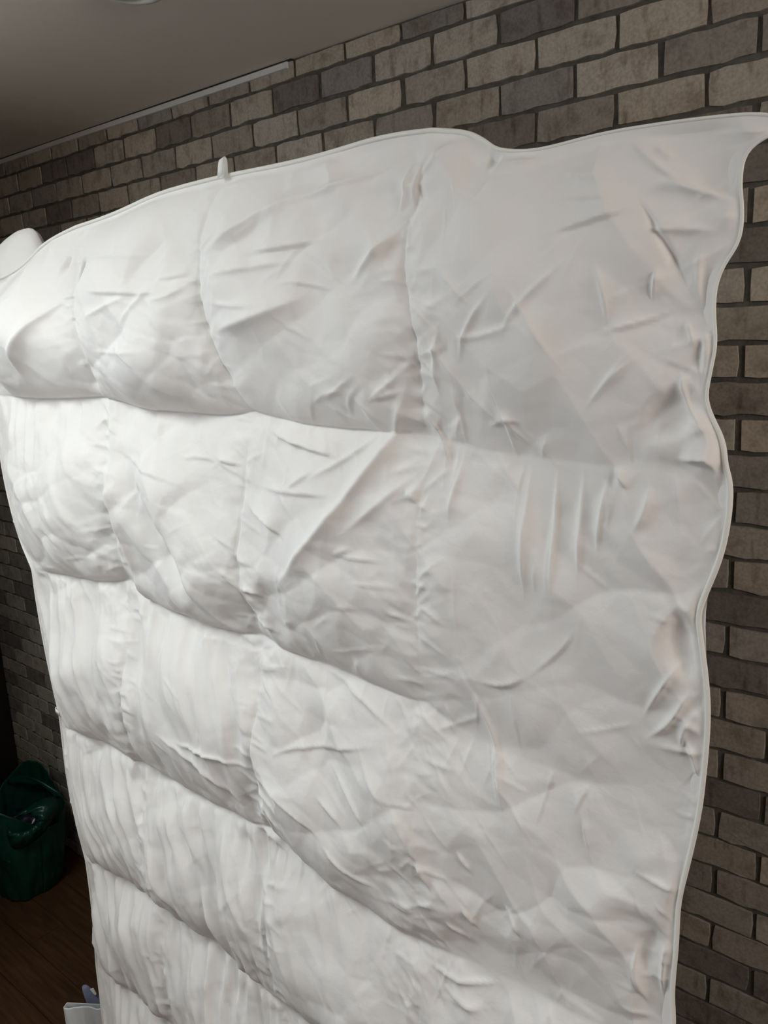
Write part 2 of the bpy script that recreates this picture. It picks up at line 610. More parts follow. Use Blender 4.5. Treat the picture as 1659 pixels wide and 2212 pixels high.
rl = empty('added_window_2', ((SKY_X0 + SKY_X1) / 2, (SKY_Y0 + SKY_Y1) / 2, 2.58))  # made-up roof opening below the added overhead light
struct(rl, 'added unseen square rooflight in the ceiling over the middle of the room')
bm = bmesh.new()
t = 0.03
for b in ((SKY_X0 - t, SKY_X0, SKY_Y0 - t, SKY_Y1 + t), (SKY_X1, SKY_X1 + t, SKY_Y0 - t, SKY_Y1 + t),
          (SKY_X0, SKY_X1, SKY_Y0 - t, SKY_Y0), (SKY_X0, SKY_X1, SKY_Y1, SKY_Y1 + t)):
    box_bm(bm, b[0], b[1], b[2], b[3], 2.58, 2.70)
for v in bm.verts:
    v.co -= Vector(rl.location)
link('added_window_frame', bm_mesh('added_window_frame', bm), M_TRIM, rl)
g = box_obj('pane', (SKY_X0, SKY_X1, SKY_Y0, SKY_Y1, 2.640, 2.646), M_GLASS, rl)
g.matrix_parent_inverse = Matrix.Translation(-Vector(rl.location))

# thin white strip where the far half of the wall meets the ceiling, dark bar above as gap shade
TX1 = float(at(622, 122, WALL_Y)[0])
bm = bmesh.new()
prof = [(0.0, -0.0150), (-0.009, -0.0150), (-0.010, -0.0140), (-0.010, -0.0035), (-0.009, -0.0025), (0.0, -0.0025)]
sec = []
for x in np.linspace(CORNER_X, TX1, 24):
    zz = ceil_z(x) - 0.0008 + 0.0008 * math.sin(x * 5)
    sec.append([bm.verts.new((x, WALL_Y + 0.004 + p[0], zz + p[1])) for p in prof])
for a, b in zip(sec[:-1], sec[1:]):
    for i in range(len(prof)):
        j = (i + 1) % len(prof)
        bm.faces.new((a[i], b[i], b[j], a[j]))
bm.faces.new(sec[0])
bm.faces.new(sec[-1][::-1])
bmesh.ops.recalc_face_normals(bm, faces=bm.faces)
struct(link('trim_1', bm_mesh('trim_1', bm), M_TRIM), 'thin white strip along the top of the brick wall, ending mid-wall')
bm = bmesh.new()
box_bm(bm, CORNER_X, TX1 + 0.012, WALL_Y - 0.004, WALL_Y + 0.004, 0, 0.003)
for v in bm.verts:
    v.co.z += ceil_z(v.co.x) - 0.0032
struct(link('gap_shade_bar', bm_mesh('gap_shade_bar', bm), M_GAP), 'dark bar painted as the shade in the gap between the white strip and the ceiling')

# floor: boards along the wall
floor = box_obj('floor', (CORNER_X - 0.1, XR + 0.1, YF - 0.1, WALL_Y + 0.1, -0.08, -0.008), M_GAP)
struct(floor, 'dark brown wooden board floor')
PW, PLN = 0.118, 1.15
bm = bmesh.new()
box_bm(bm, -PLN / 2 + 0.001, PLN / 2 - 0.001, -PW / 2 + 0.001, PW / 2 - 0.001, -0.008, 0.0)
PM = bm_mesh('floorboard', bm)
PM.materials.append(M_WOOD)
bmr = bmesh.new()
yy = WALL_Y - PW / 2
row = 0
while yy > YF:
    x = CORNER_X - 0.1 + (row * 0.41) % PLN - PLN / 2
    while x < XR + PLN / 2:
        a0, a1 = max(x - PLN / 2, CORNER_X), min(x + PLN / 2, XR)
        if a1 - a0 > 0.05:
            seen = False
            for q in np.linspace(a0, a1, 12):
                for e in (-0.4, 0.4):
                    P = (q, yy + e * PW, 0)
                    if (np.array(P) - CAM) @ fwd > 0.3:
                        px, py = proj(P)
                        if 0 <= px <= W and 0 <= py <= H and not inside(px, py, OUTLINE):
                            seen = True
            if seen:
                o = bpy.data.objects.new('floorboard', PM)
                COL.objects.link(o)
                o.parent = floor
                o.location = ((a0 + a1) / 2, yy, 0)
                o.scale = ((a1 - a0) / PLN, 1, 1)
            else:
                box_bm(bmr, a0 + 0.001, a1 - 0.001, yy - PW / 2 + 0.001, yy + PW / 2 - 0.001, -0.008, 0.0)
        x += PLN
    yy -= PW
    row += 1
fo = link('floorboards', bm_mesh('floorboards', bmr), M_WOOD, floor)
tag(fo, kind='stuff')

# ------------------------------------------------------------------ the duvet
DY = 0.80            # the plane it hangs in, parallel to the wall


def px2(p):
    q = at(p[0], p[1], DY)
    return np.array([q[0], q[2]])


def w2(x, z):
    return np.array([x, z])


NODE = [  # rows of quilting nodes, top to bottom; each left to right (X, Z) on the hanging plane
    [px2((-6, 606)), px2((168, 490)), px2((480, 378)), px2((925, 279)), px2((1712, 262))],
    [px2((2, 852)), px2((235, 857)), px2((540, 888)), px2((915, 938)), px2((1572, 1004))],
    [px2((77, 1227)), px2((280, 1252)), px2((563, 1374)), px2((914, 1520)), px2((1508, 1738))],
    [px2((130, 1572)), px2((313, 1645)), px2((592, 1785)), px2((918, 2030)), w2(-0.255, 1.060)],
    [px2((178, 1862)), px2((352, 1952)), px2((622, 2150)), w2(-0.606, 0.735), w2(-0.250, 0.715)],
    [px2((200, 2092)), w2(-1.296, 0.475), w2(-0.940, 0.435), w2(-0.606, 0.410), w2(-0.250, 0.395)],
    [w2(-1.660, 0.012), w2(-1.300, 0.012), w2(-0.945, 0.012), w2(-0.605, 0.012), w2(-0.250, 0.012)],
]
HP = {  # points along the horizontal edges and seams between nodes
    (0, 0): [(20, 598), (50, 580), (76, 556), (97, 531), (130, 509)],
    (0, 1): [(215, 474), (260, 455), (330, 420), (400, 398)],
    (0, 2): [(560, 362), (650, 342), (720, 322), (790, 300), (860, 286)],
    (0, 3): [(1000, 283), (1040, 302), (1065, 322), (1110, 325), (1150, 323), (1190, 316), (1300, 288), (1430, 268), (1590, 250), (1659, 249)],
    (1, 0): [(110, 862)], (1, 1): [(265, 868), (300, 884), (400, 893), (490, 900)],
    (1, 2): [(575, 900), (700, 926), (840, 932)], (1, 3): [(985, 958), (1050, 976), (1150, 990), (1250, 1000), (1400, 1012)],
    (2, 0): [(150, 1240), (230, 1258)], (2, 1): [(330, 1300), (380, 1325), (480, 1362)],
    (2, 2): [(600, 1398), (650, 1422), (730, 1452), (860, 1508)], (2, 3): [(1000, 1590), (1093, 1634), (1175, 1663), (1273, 1704), (1372, 1729)],
    (3, 0): [(200, 1590), (260, 1625)], (3, 1): [(400, 1700), (490, 1745)], (3, 2): [(640, 1838), (760, 1930), (860, 2000)],
    (4, 0): [(250, 1892)], (4, 1): [(420, 2000), (540, 2085)],
}
VP = {  # points down the vertical edges and seams, keyed (seam, row)
    (0, 0): [(-9, 650), (-9, 720), (-4, 790)], (0, 1): [(8, 950), (25, 1060), (50, 1160)],
    (0, 2): [(85, 1300), (100, 1400), (118, 1500), (127, 1540)], (0, 3): [(140, 1690), (160, 1790)], (0, 4): [(190, 1960), (196, 2040)],
    (1, 0): [(183, 560), (195, 620), (215, 700), (232, 780)], (1, 1): [(250, 930), (265, 1020), (275, 1130)],
    (1, 2): [(295, 1330), (305, 1420), (310, 1540)], (1, 3): [(325, 1720), (338, 1850)],
    (2, 0): [(466, 470), (462, 560), (470, 640), (490, 720), (515, 800)], (2, 1): [(540, 960), (544, 1100), (546, 1200), (556, 1300)],
    (2, 2): [(575, 1500), (578, 1620)], (2, 3): [(602, 1880), (612, 2000)],
    (3, 0): [(916, 350), (906, 410), (896, 480), (890, 560), (905, 640), (922, 720), (920, 820)], (3, 1): [(917, 1080), (915, 1300)],
    (3, 2): [(915, 1700), (916, 1880)],
    (4, 0): [(1685, 288), (1645, 306), (1612, 336), (1604, 400), (1612, 460), (1605, 525), (1570, 572), (1552, 620), (1549, 680), (1555, 740),
             (1540, 810), (1530, 862), (1548, 908), (1568, 950)],
    (4, 1): [(1584, 1045), (1578, 1120), (1560, 1200), (1530, 1270), (1506, 1324), (1513, 1385), (1521, 1450), (1527, 1530), (1522, 1620)],
    (4, 2): [(1497, 1800), (1478, 1880), (1458, 1960), (1456, 2050), (1447, 2150), (1453, 2212)],
}


def resample(poly, n):
    p = np.asarray(poly, float)
    for _ in range(2 if len(p) > 2 else 0):   # corner cutting keeps the ends
        q = [p[0]]
        for a, b in zip(p[:-1], p[1:]):
            q += [0.75 * a + 0.25 * b, 0.25 * a + 0.75 * b]
        q.append(p[-1])
        p = np.array(q)
    s = np.concatenate([[0], np.cumsum(np.linalg.norm(np.diff(p, axis=0), axis=1))])
    t = np.linspace(0, s[-1], n)
    return np.stack([np.interp(t, s, p[:, i]) for i in range(2)], 1)


def hcurve(r, c, n):
    return resample([NODE[r][c]] + [px2(p) for p in HP.get((r, c), [])] + [NODE[r][c + 1]], n)


def vcurve(s, r, n, back=False):
    pts = VP.get((s, r), [])
    if back and (s, r) == (4, 1):
        pts = [(1584, 1045), (1578, 1120), (1560, 1200), (1532, 1270), (1523, 1330), (1524, 1400), (1524, 1460), (1527, 1530), (1522, 1620)]
    return resample([NODE[r][s]] + [px2(p) for p in pts] + [NODE[r + 1][s]], n)


def sheet(nus, nvs, back=False):
    """Coons patch of every quilted box -> XZ grid, box coordinates u, v and box indices"""
    rows = []
    for r in range(6):
        cells = []
        for c in range(4):
            nu, nv = nus[c] + 1, nvs[r] + 1
            T, B = hcurve(r, c, nu), hcurve(r + 1, c, nu)
            Lc, Rc = vcurve(c, r, nv, back), vcurve(c + 1, r, nv, back)
            u = np.linspace(0, 1, nu)[None, :, None]
            v = np.linspace(0, 1, nv)[:, None, None]
            S = ((1 - v) * T[None] + v * B[None] + (1 - u) * Lc[:, None] + u * Rc[:, None]
                 - ((1 - u) * (1 - v) * T[0] + u * (1 - v) * T[-1] + (1 - u) * v * B[0] + u * v * B[-1]))
            uu = np.broadcast_to(u, (nv, nu, 1))
            vv = np.broadcast_to(v, (nv, nu, 1))
            cc = np.full((nv, nu, 1), c, float)
            rw = np.full((nv, nu, 1), r, float)
            cell = np.concatenate([S, uu, vv, cc, rw], 2)
            if c < 3: cell = cell[:, :-1]
            if r < 5: cell = cell[:-1]
            cells.append(cell)
        rows.append(np.concatenate(cells, 1))
    return np.concatenate(rows, 0)


PERM = rng.permutation(512)
GRAD = rng.normal(size=(512, 2))
GRAD /= np.linalg.norm(GRAD, axis=1)[:, None]


def perlin(x, y, seed=0):
    xi = np.floor(x).astype(int)
    yi = np.floor(y).astype(int)
    xf, yf = x - xi, y - yi

    def g(ix, iy):
        return GRAD[PERM[(PERM[(ix + seed * 37) & 511] + iy) & 511]]

    def dot(ix, iy, dx, dy):
        gg = g(ix, iy)
        return gg[..., 0] * dx + gg[..., 1] * dy
    u = xf ** 3 * (xf * (xf * 6 - 15) + 10)
    v = yf ** 3 * (yf * (yf * 6 - 15) + 10)
    a = dot(xi, yi, xf, yf) * (1 - u) + dot(xi + 1, yi, xf - 1, yf) * u
    b = dot(xi, yi + 1, xf, yf - 1) * (1 - u) + dot(xi + 1, yi + 1, xf - 1, yf - 1) * u
    return (a * (1 - v) + b * v) * 1.5


def crumple(x, y, seed):
    """squared distance to the nearest of jittered sites: smooth dishes meeting in sharp creases (0..~0.6)"""
    xi, yi = np.floor(x).astype(int), np.floor(y).astype(int)
    best = np.full(x.shape, 9.0)
    for dx in (-1, 0, 1):
        for dy in (-1, 0, 1):
            ix, iy = xi + dx, yi + dy
            h = PERM[(PERM[(ix + seed * 53) & 511] + iy) & 511]
            h2 = PERM[(h + 91 + seed) & 511]
            sx = ix + 0.08 + 0.84 * h / 511.0
            sy = iy + 0.08 + 0.84 * h2 / 511.0
            best = np.minimum(best, (x - sx) ** 2 + (y - sy) ** 2)
    return best


def sstep(a, b, x):
    t = np.clip((x - a) / (b - a), 0, 1)
    return t * t * (3 - 2 * t)


# puff height of every quilted box (metres), rows top to bottom, columns left to right
PUFF = np.array([[0.080, 0.075, 0.058, 0.034],
                 [0.058, 0.060, 0.052, 0.014],
                 [0.052, 0.056, 0.048, 0.014],
                 [0.045, 0.050, 0.044, 0.024],
                 [0.045, 0.045, 0.045, 0.036],
                 [0.050, 0.050, 0.050, 0.050]])
FLUTE = np.array([[0.0, 0.0, 0.0, 0.0], [1.2, 0.5, 0.2, 0.2], [1.3, 1.3, 0.5, 0.3], [1.4, 1.6, 0.7, 0.35], [1.5, 1.6, 0.8, 0.4], [1.2, 1.2, 0.6, 0.4]])

# folds and creases seen in the cloth: (kind, width px, height mm, points...)
#   r = rounded ridge, v = soft hollow, u/d/l/q = overlap fold standing proud on its upper / lower / left / right side
FOLDS = [
    ('v', 34, -16, (292, 975), (350, 1100), (420, 1230), (478, 1340)), ('r', 12, 8, (243, 860), (272, 960), (296, 1080), (318, 1230), (335, 1350)),
    ('u', 9, 2.5, (281, 967), (340, 1000), (423, 1040)), ('u', 9, 4, (480, 986), (510, 996), (537, 1003)), ('u', 7, 2.5, (411, 988), (450, 983), (486, 995)),
    ('u', 12, 7, (556, 1082), (575, 1101), (605, 1112), (649, 1153)), ('u', 14, 8, (577, 922), (613, 946), (690, 968), (755, 990)),
    ('u', 10, 3.5, (574, 1046), (640, 1056), (755, 1066)), ('u', 9, 7, (558, 1262), (580, 1262), (600, 1282)), ('u', 9, 5, (562, 1320), (590, 1342), (616, 1360)),
    ('r', 26, 13, (902, 800), (880, 880), (855, 945), (761, 1101), (689, 1192), (640, 1260)), ('r', 16, 5, (908, 1020), (850, 1075), (776, 1142)),
    ('r', 5, 2.2, (800, 806), (737, 857), (713, 869)), ('u', 6, 2.2, (689, 878), (737, 845), (782, 845)), ('r', 5, 2, (770, 902), (779, 854), (809, 830)),
    ('u', 7, 3, (824, 863), (885, 845)), ('r', 6, 3, (882, 812), (824, 861)), ('r', 7, 4, (680, 1035), (752, 993), (827, 930)), ('u', 8, 3, (644, 1053), (701, 1011)),
    ('r', 5, 2, (755, 1186), (797, 1171)), ('u', 6, 2, (757, 1187), (852, 1207)), ('l', 9, 4, (912, 875), (954, 945), (975, 1029)), ('u', 7, 4, (888, 1053), (912, 1083)),
    ('r', 10, 3, (1209, 374), (1280, 380), (1349, 391)), ('r', 12, 7, (1429, 395), (1500, 408), (1584, 434)), ('r', 10, 5, (1401, 499), (1480, 495), (1556, 500)),
    ('u', 10, 4, (1209, 508), (1300, 478), (1392, 452)), ('u', 7, 2, (1204, 428), (1290, 432), (1378, 424)), ('r', 6, 2, (1349, 292), (1434, 367), (1500, 410)),
    ('v', 8, -3.5, (1387, 424), (1443, 522), (1500, 635)), ('r', 7, 3, (1415, 311), (1448, 339), (1472, 344)), ('r', 14, 4, (1523, 532), (1516, 600), (1518, 649), (1545, 690)),
    ('q', 9, 4, (1434, 574), (1420, 654)), ('v', 50, -11, (1420, 850), (1455, 895), (1490, 945)), ('r', 9, 5, (1479, 798), (1490, 880), (1531, 921)),
    ('r', 7, 3, (1488, 685), (1509, 745)), ('v', 9, -3, (1524, 715), (1516, 770), (1520, 824)), ('r', 7, 3, (1540, 700), (1532, 790), (1524, 850)), ('u', 12, 8, (1470, 993), (1540, 986), (1553, 1020)),
    ('q', 10, 5, (1331, 1006), (1362, 1058)), ('u', 8, 3, (1318, 719), (1380, 702), (1457, 676)),
    ('r', 13, 4.5, (1140, 1005), (1138, 1100), (1135, 1300)), ('r', 12, 5, (1201, 1005), (1200, 1100), (1196, 1290)), ('r', 13, 5, (1260, 1012), (1258, 1100), (1250, 1260)),
    ('r', 10, 4, (1318, 1030), (1300, 1120), (1290, 1200)), ('r', 14, 5, (1412, 1040), (1405, 1100), (1375, 1150)), ('r', 12, 3, (1000, 1005), (985, 1060), (980, 1130)),
    ('r', 10, 5, (991, 1425), (1032, 1511), (1064, 1593), (1085, 1700), (1095, 1800)), ('u', 8, 3, (1032, 1466), (1085, 1485), (1142, 1462)), ('u', 8, 2, (1142, 1462), (1210, 1410), (1249, 1356)),
    ('r', 6, 2, (929, 1581), (985, 1568), (1040, 1548)), ('v', 28, -9, (1462, 1305), (1474, 1400), (1486, 1490)), ('r', 8, 5, (1495, 1487), (1445, 1569), (1388, 1602)),
    ('r', 7, 4, (1480, 1420), (1420, 1500), (1380, 1560)), ('q', 9, 3.5, (1470, 1585), (1490, 1640), (1507, 1715)), ('r', 7, 3, (1500, 1545), (1470, 1590), (1462, 1640)),
    ('u', 11, 6, (576, 1642), (648, 1692), (700, 1745), (735, 1785)), ('r', 6, 3.5, (735, 1790), (788, 1859), (841, 1896)), ('r', 6, 4, (730, 1639), (788, 1708), (828, 1777)),
    ('r', 5, 3, (716, 1695), (745, 1725), (772, 1761)), ('r', 7, 4, (576, 1673), (615, 1705), (648, 1743)), ('r', 8, 4, (600, 1727), (625, 1760), (645, 1788)), ('r', 6, 4, (576, 1716), (600, 1756)),
    ('u', 9, 3, (613, 1623), (648, 1599), (719, 1605), (836, 1606)), ('r', 5, 2.5, (791, 1599), (825, 1668), (860, 1713)), ('r', 6, 3, (666, 1430), (740, 1475), (799, 1520), (868, 1589)),
    ('r', 8, 4, (560, 1774), (600, 1801), (629, 1843)), ('r', 12, 5, (380, 1558), (467, 1619), (564, 1738)), ('r', 6, 4, (419, 1577), (500, 1606), (574, 1642)),
    ('r', 12, 6, (342, 1738), (360, 1820), (387, 1902), (442, 2015)), ('v', 12, -6, (403, 1773), (442, 1822), (484, 1934), (538, 2047)), ('r', 12, 5, (490, 1751), (522, 1870), (577, 1983)),
    ('r', 8, 5, (294, 1613), (300, 1693)), ('v', 9, -5, (258, 1725), (287, 1822)), ('u', 6, 2.5, (532, 1822), (577, 1967)),
    ('r', 5, 4, (924, 1830), (955, 1910)), ('r', 6, 3, (998, 1825), (1030, 1883)), ('r', 6, 3.5, (1008, 1942), (1040, 2000)), ('r', 6, 3.5, (977, 1974), (1019, 2021)), ('r', 7, 3.5, (1093, 1942), (1136, 2027)),
    ('r', 7, 4, (929, 2064), (998, 2112), (1093, 2127)), ('r', 14, 5, (966, 2117), (1051, 2172)), ('u', 7, 2, (1252, 1767), (1268, 1852)),
    ('r', 8, 5, (1380, 2040), (1365, 2090), (1400, 2180)), ('v', 20, -6, (1418, 2010), (1395, 2070), (1385, 2110)), ('r', 6, 4, (1440, 2030), (1425, 2100), (1430, 2200)),
    ('u', 12, 4, (246, 631), (330, 634), (434, 634)), ('r', 6, 2, (188, 558), (311, 555), (390, 555)), ('v', 26, -15, (205, 580), (222, 606)), ('v', 18, -8, (160, 570), (174, 586)),
    ('r', 5, 2, (260, 757), (330, 760), (398, 757)), ('u', 6, 2.5, (318, 743), (350, 770), (376, 790)), ('u', 8, 4, (390, 606), (420, 602), (452, 591)),
    ('r', 8, 4, (492, 602), (540, 587), (670, 566)), ('u', 9, 4, (559, 554), (631, 539), (737, 520)), ('r', 5, 3, (496, 655), (569, 662), (641, 660)), ('u', 6, 2, (631, 626), (670, 607), (757, 631)),
    ('r', 14, 8, (785, 612), (840, 548), (893, 484)), ('r', 14, 10, (195, 638), (152, 696), (121, 775), (123, 840)), ('r', 8, 6, (72, 703), (54, 775)), ('r', 6, 5, (22, 634), (65, 696)),
    ('r', 6, 3, (250, 690), (310, 655), (350, 640)), ('r', 6, 3, (330, 720), (345, 670), (400, 610)), ('r', 8, 4, (390, 650), (430, 640), (455, 610)), ('r', 30, 10, (470, 560), (580, 470), (700, 400)),
    ('r', 22, 8, (500, 720), (600, 690), (700, 640)), ('l', 12, 5, (918, 340), (906, 410), (898, 478)), ('r', 6, 4, (875, 470), (890, 400), (884, 345)), ('r', 10, 5, (640, 440), (740, 400), (860, 350)),
    ('r', 9, 4, (940, 330), (1000, 300), (1030, 310)), ('v', 14, -10, (1052, 330), (1075, 352)), ('r', 8, 6, (1090, 345), (1150, 350), (1162, 335)),
    ('r', 10, 3, (960, 560), (1010, 620), (1050, 660)), ('r', 8, 3, (1010, 780), (1040, 700), (1100, 630)), ('r', 9, 3, (1130, 620), (1180, 700), (1240, 800)), ('r', 8, 3, (1110, 730), (1150, 660), (1250, 560)),
    ('r', 9, 3, (1070, 860), (1110, 920), (1150, 970)), ('r', 9, 3, (1280, 880), (1330, 820), (1390, 770)), ('r', 8, 2.5, (985, 730), (1060, 728), (1150, 700)), ('r', 12, 4, (930, 700), (990, 800), (1060, 890), (1110, 930)),
    ('r', 10, 3, (960, 860), (955, 790), (975, 700)), ('r', 9, 3, (1300, 560), (1330, 640), (1330, 720)), ('u', 8, 3, (1060, 925), (1100, 905), (1140, 915)),
]


def fold_list():
    """measured folds plus small creases strewn along the seams and over the boxes; each (kind, width m, height m, XZ points)"""
    out = []
    for kind, wpx, amp, *pts in FOLDS:
        P = np.array([px2(p) for p in pts])
        mid = np.array([P[:, 0].mean(), DY, P[:, 1].mean()])
        out.append((kind, wpx * ((mid - CAM) @ fwd) / FPX, amp * 0.001 * FOLD_GAIN, P))
    r = random.Random(5)

    def stroke(x, z, ang, ln, w, amp, kind='r'):
        a = math.radians(ang)
        b = r.uniform(-0.22, 0.22)
        p0 = np.array([x, z])
        p1 = p0 + 0.5 * ln * np.array([math.cos(a), math.sin(a)])
        p2 = p1 + 0.5 * ln * np.array([math.cos(a + b), math.sin(a + b)])
        out.append((kind, w, amp * 1.15, np.array([p0, p1, p2])))
    for c in range(5):                                  # radiating from the vertical seams
        for row in range(5):
            cv = vcurve(c, row, 60)
            for _ in range(26 if c in (1, 2, 3) else 12):
                q = cv[r.randrange(2, 58)]
                sgn = r.choice((-1, 1)) if c in (1, 2, 3) else (1 if c == 0 else -1)
                ang = (0 if sgn > 0 else 180) + r.gauss(0, 30) * 1.0
                stroke(q[0] - sgn * 0.006, q[1], ang, r.uniform(0.02, 0.075), r.uniform(0.0022, 0.0048), r.uniform(0.0008, 0.0024), r.choice('rrru'))
    for row in range(1, 6):                             # hanging from and rising to the horizontal seams
        for c in range(4):
            cv = hcurve(row, c, 60)
            for _ in range(18):
                q = cv[r.randrange(2, 58)]
                dn = r.random() < 0.6
                ang = (-90 if dn else 90) + r.gauss(18 if c < 3 else 0, 20)
                stroke(q[0], q[1] + (0.004 if dn else -0.004), ang, r.uniform(0.03, 0.10), r.uniform(0.0025, 0.005), r.uniform(0.0008, 0.0022), r.choice('rrrl'))
    for _ in range(300):                                # strewn over the boxes
        x, z = r.uniform(-1.6, -0.28), r.uniform(0.45, 2.1)
        ang = r.choice((-62, -48, -35, 15, 35, 60, 85)) + r.gauss(0, 14)
        stroke(x, z, ang, r.uniform(0.03, 0.13), r.uniform(0.0018, 0.0045), r.uniform(0.0006, 0.0017), r.choice('rrruq'))
    return out


def fold_field(X, Z):
    D = np.zeros_like(X)
    for kind, w, amp_m, P in fold_list():
        pad = w * 5
        lo, hi = P.min(0) - pad, P.max(0) + pad
        msk = (X > lo[0]) & (X < hi[0]) & (Z > lo[1]) & (Z < hi[1])
        if not msk.any():
            continue
        x, z = X[msk], Z[msk]
        PP = resample(P, 10 if len(P) == 3 else 20) if len(P) > 2 else P
        best = np.full(x.shape, 1e9)
        sd = np.zeros_like(x)
        tt = np.zeros_like(x)
        tot = np.linalg.norm(np.diff(PP, axis=0), axis=1).sum()
        acc = 0.0
        for a, b in zip(PP[:-1], PP[1:]):
            d = b - a
            ln = np.linalg.norm(d)
            if ln < 1e-9: continue
            h = np.clip(((x - a[0]) * d[0] + (z - a[1]) * d[1]) / ln ** 2, 0, 1)
            dist = np.hypot(x - a[0] - h * d[0], z - a[1] - h * d[1])
            s = (d[0] * (z - a[1]) - d[1] * (x - a[0])) / ln
            k = dist < best
            best = np.where(k, dist, best)
            sd = np.where(k, np.sign(s), sd)
            tt = np.where(k, (acc + h * ln) / tot, tt)
            acc += ln
        taper = sstep(0, 0.4, tt) * sstep(0, 0.4, 1 - tt) * 0.92 + 0.08
        best = best / (0.45 + 0.55 * taper)
        if kind == 'v':
            f = np.exp(-(best / w) ** 2)
        elif kind == 'r':
            e = np.sqrt(best ** 2 + (0.10 * w) ** 2) - 0.10 * w
            f = np.exp(-(e / (0.9 * w)) ** 1.05)
        else:
            d0 = PP[-1] - PP[0]
            nrm = np.array([-d0[1], d0[0]])                   # side where s > 0
            want = {'u': (0, 1), 'd': (0, -1), 'l': (-1, 0), 'q': (1, 0)}[kind]
            side = sd if nrm[0] * want[0] + nrm[1] * want[1] > 0 else -sd
            f = np.where(side > 0, np.exp(-best / (1.8 * w)), np.exp(-(best / (0.38 * w)) ** 1.4))
        D[msk] += amp_m * f * taper
    return D


FOLD_GAIN = 1.6
CRUMPLE = 1.35


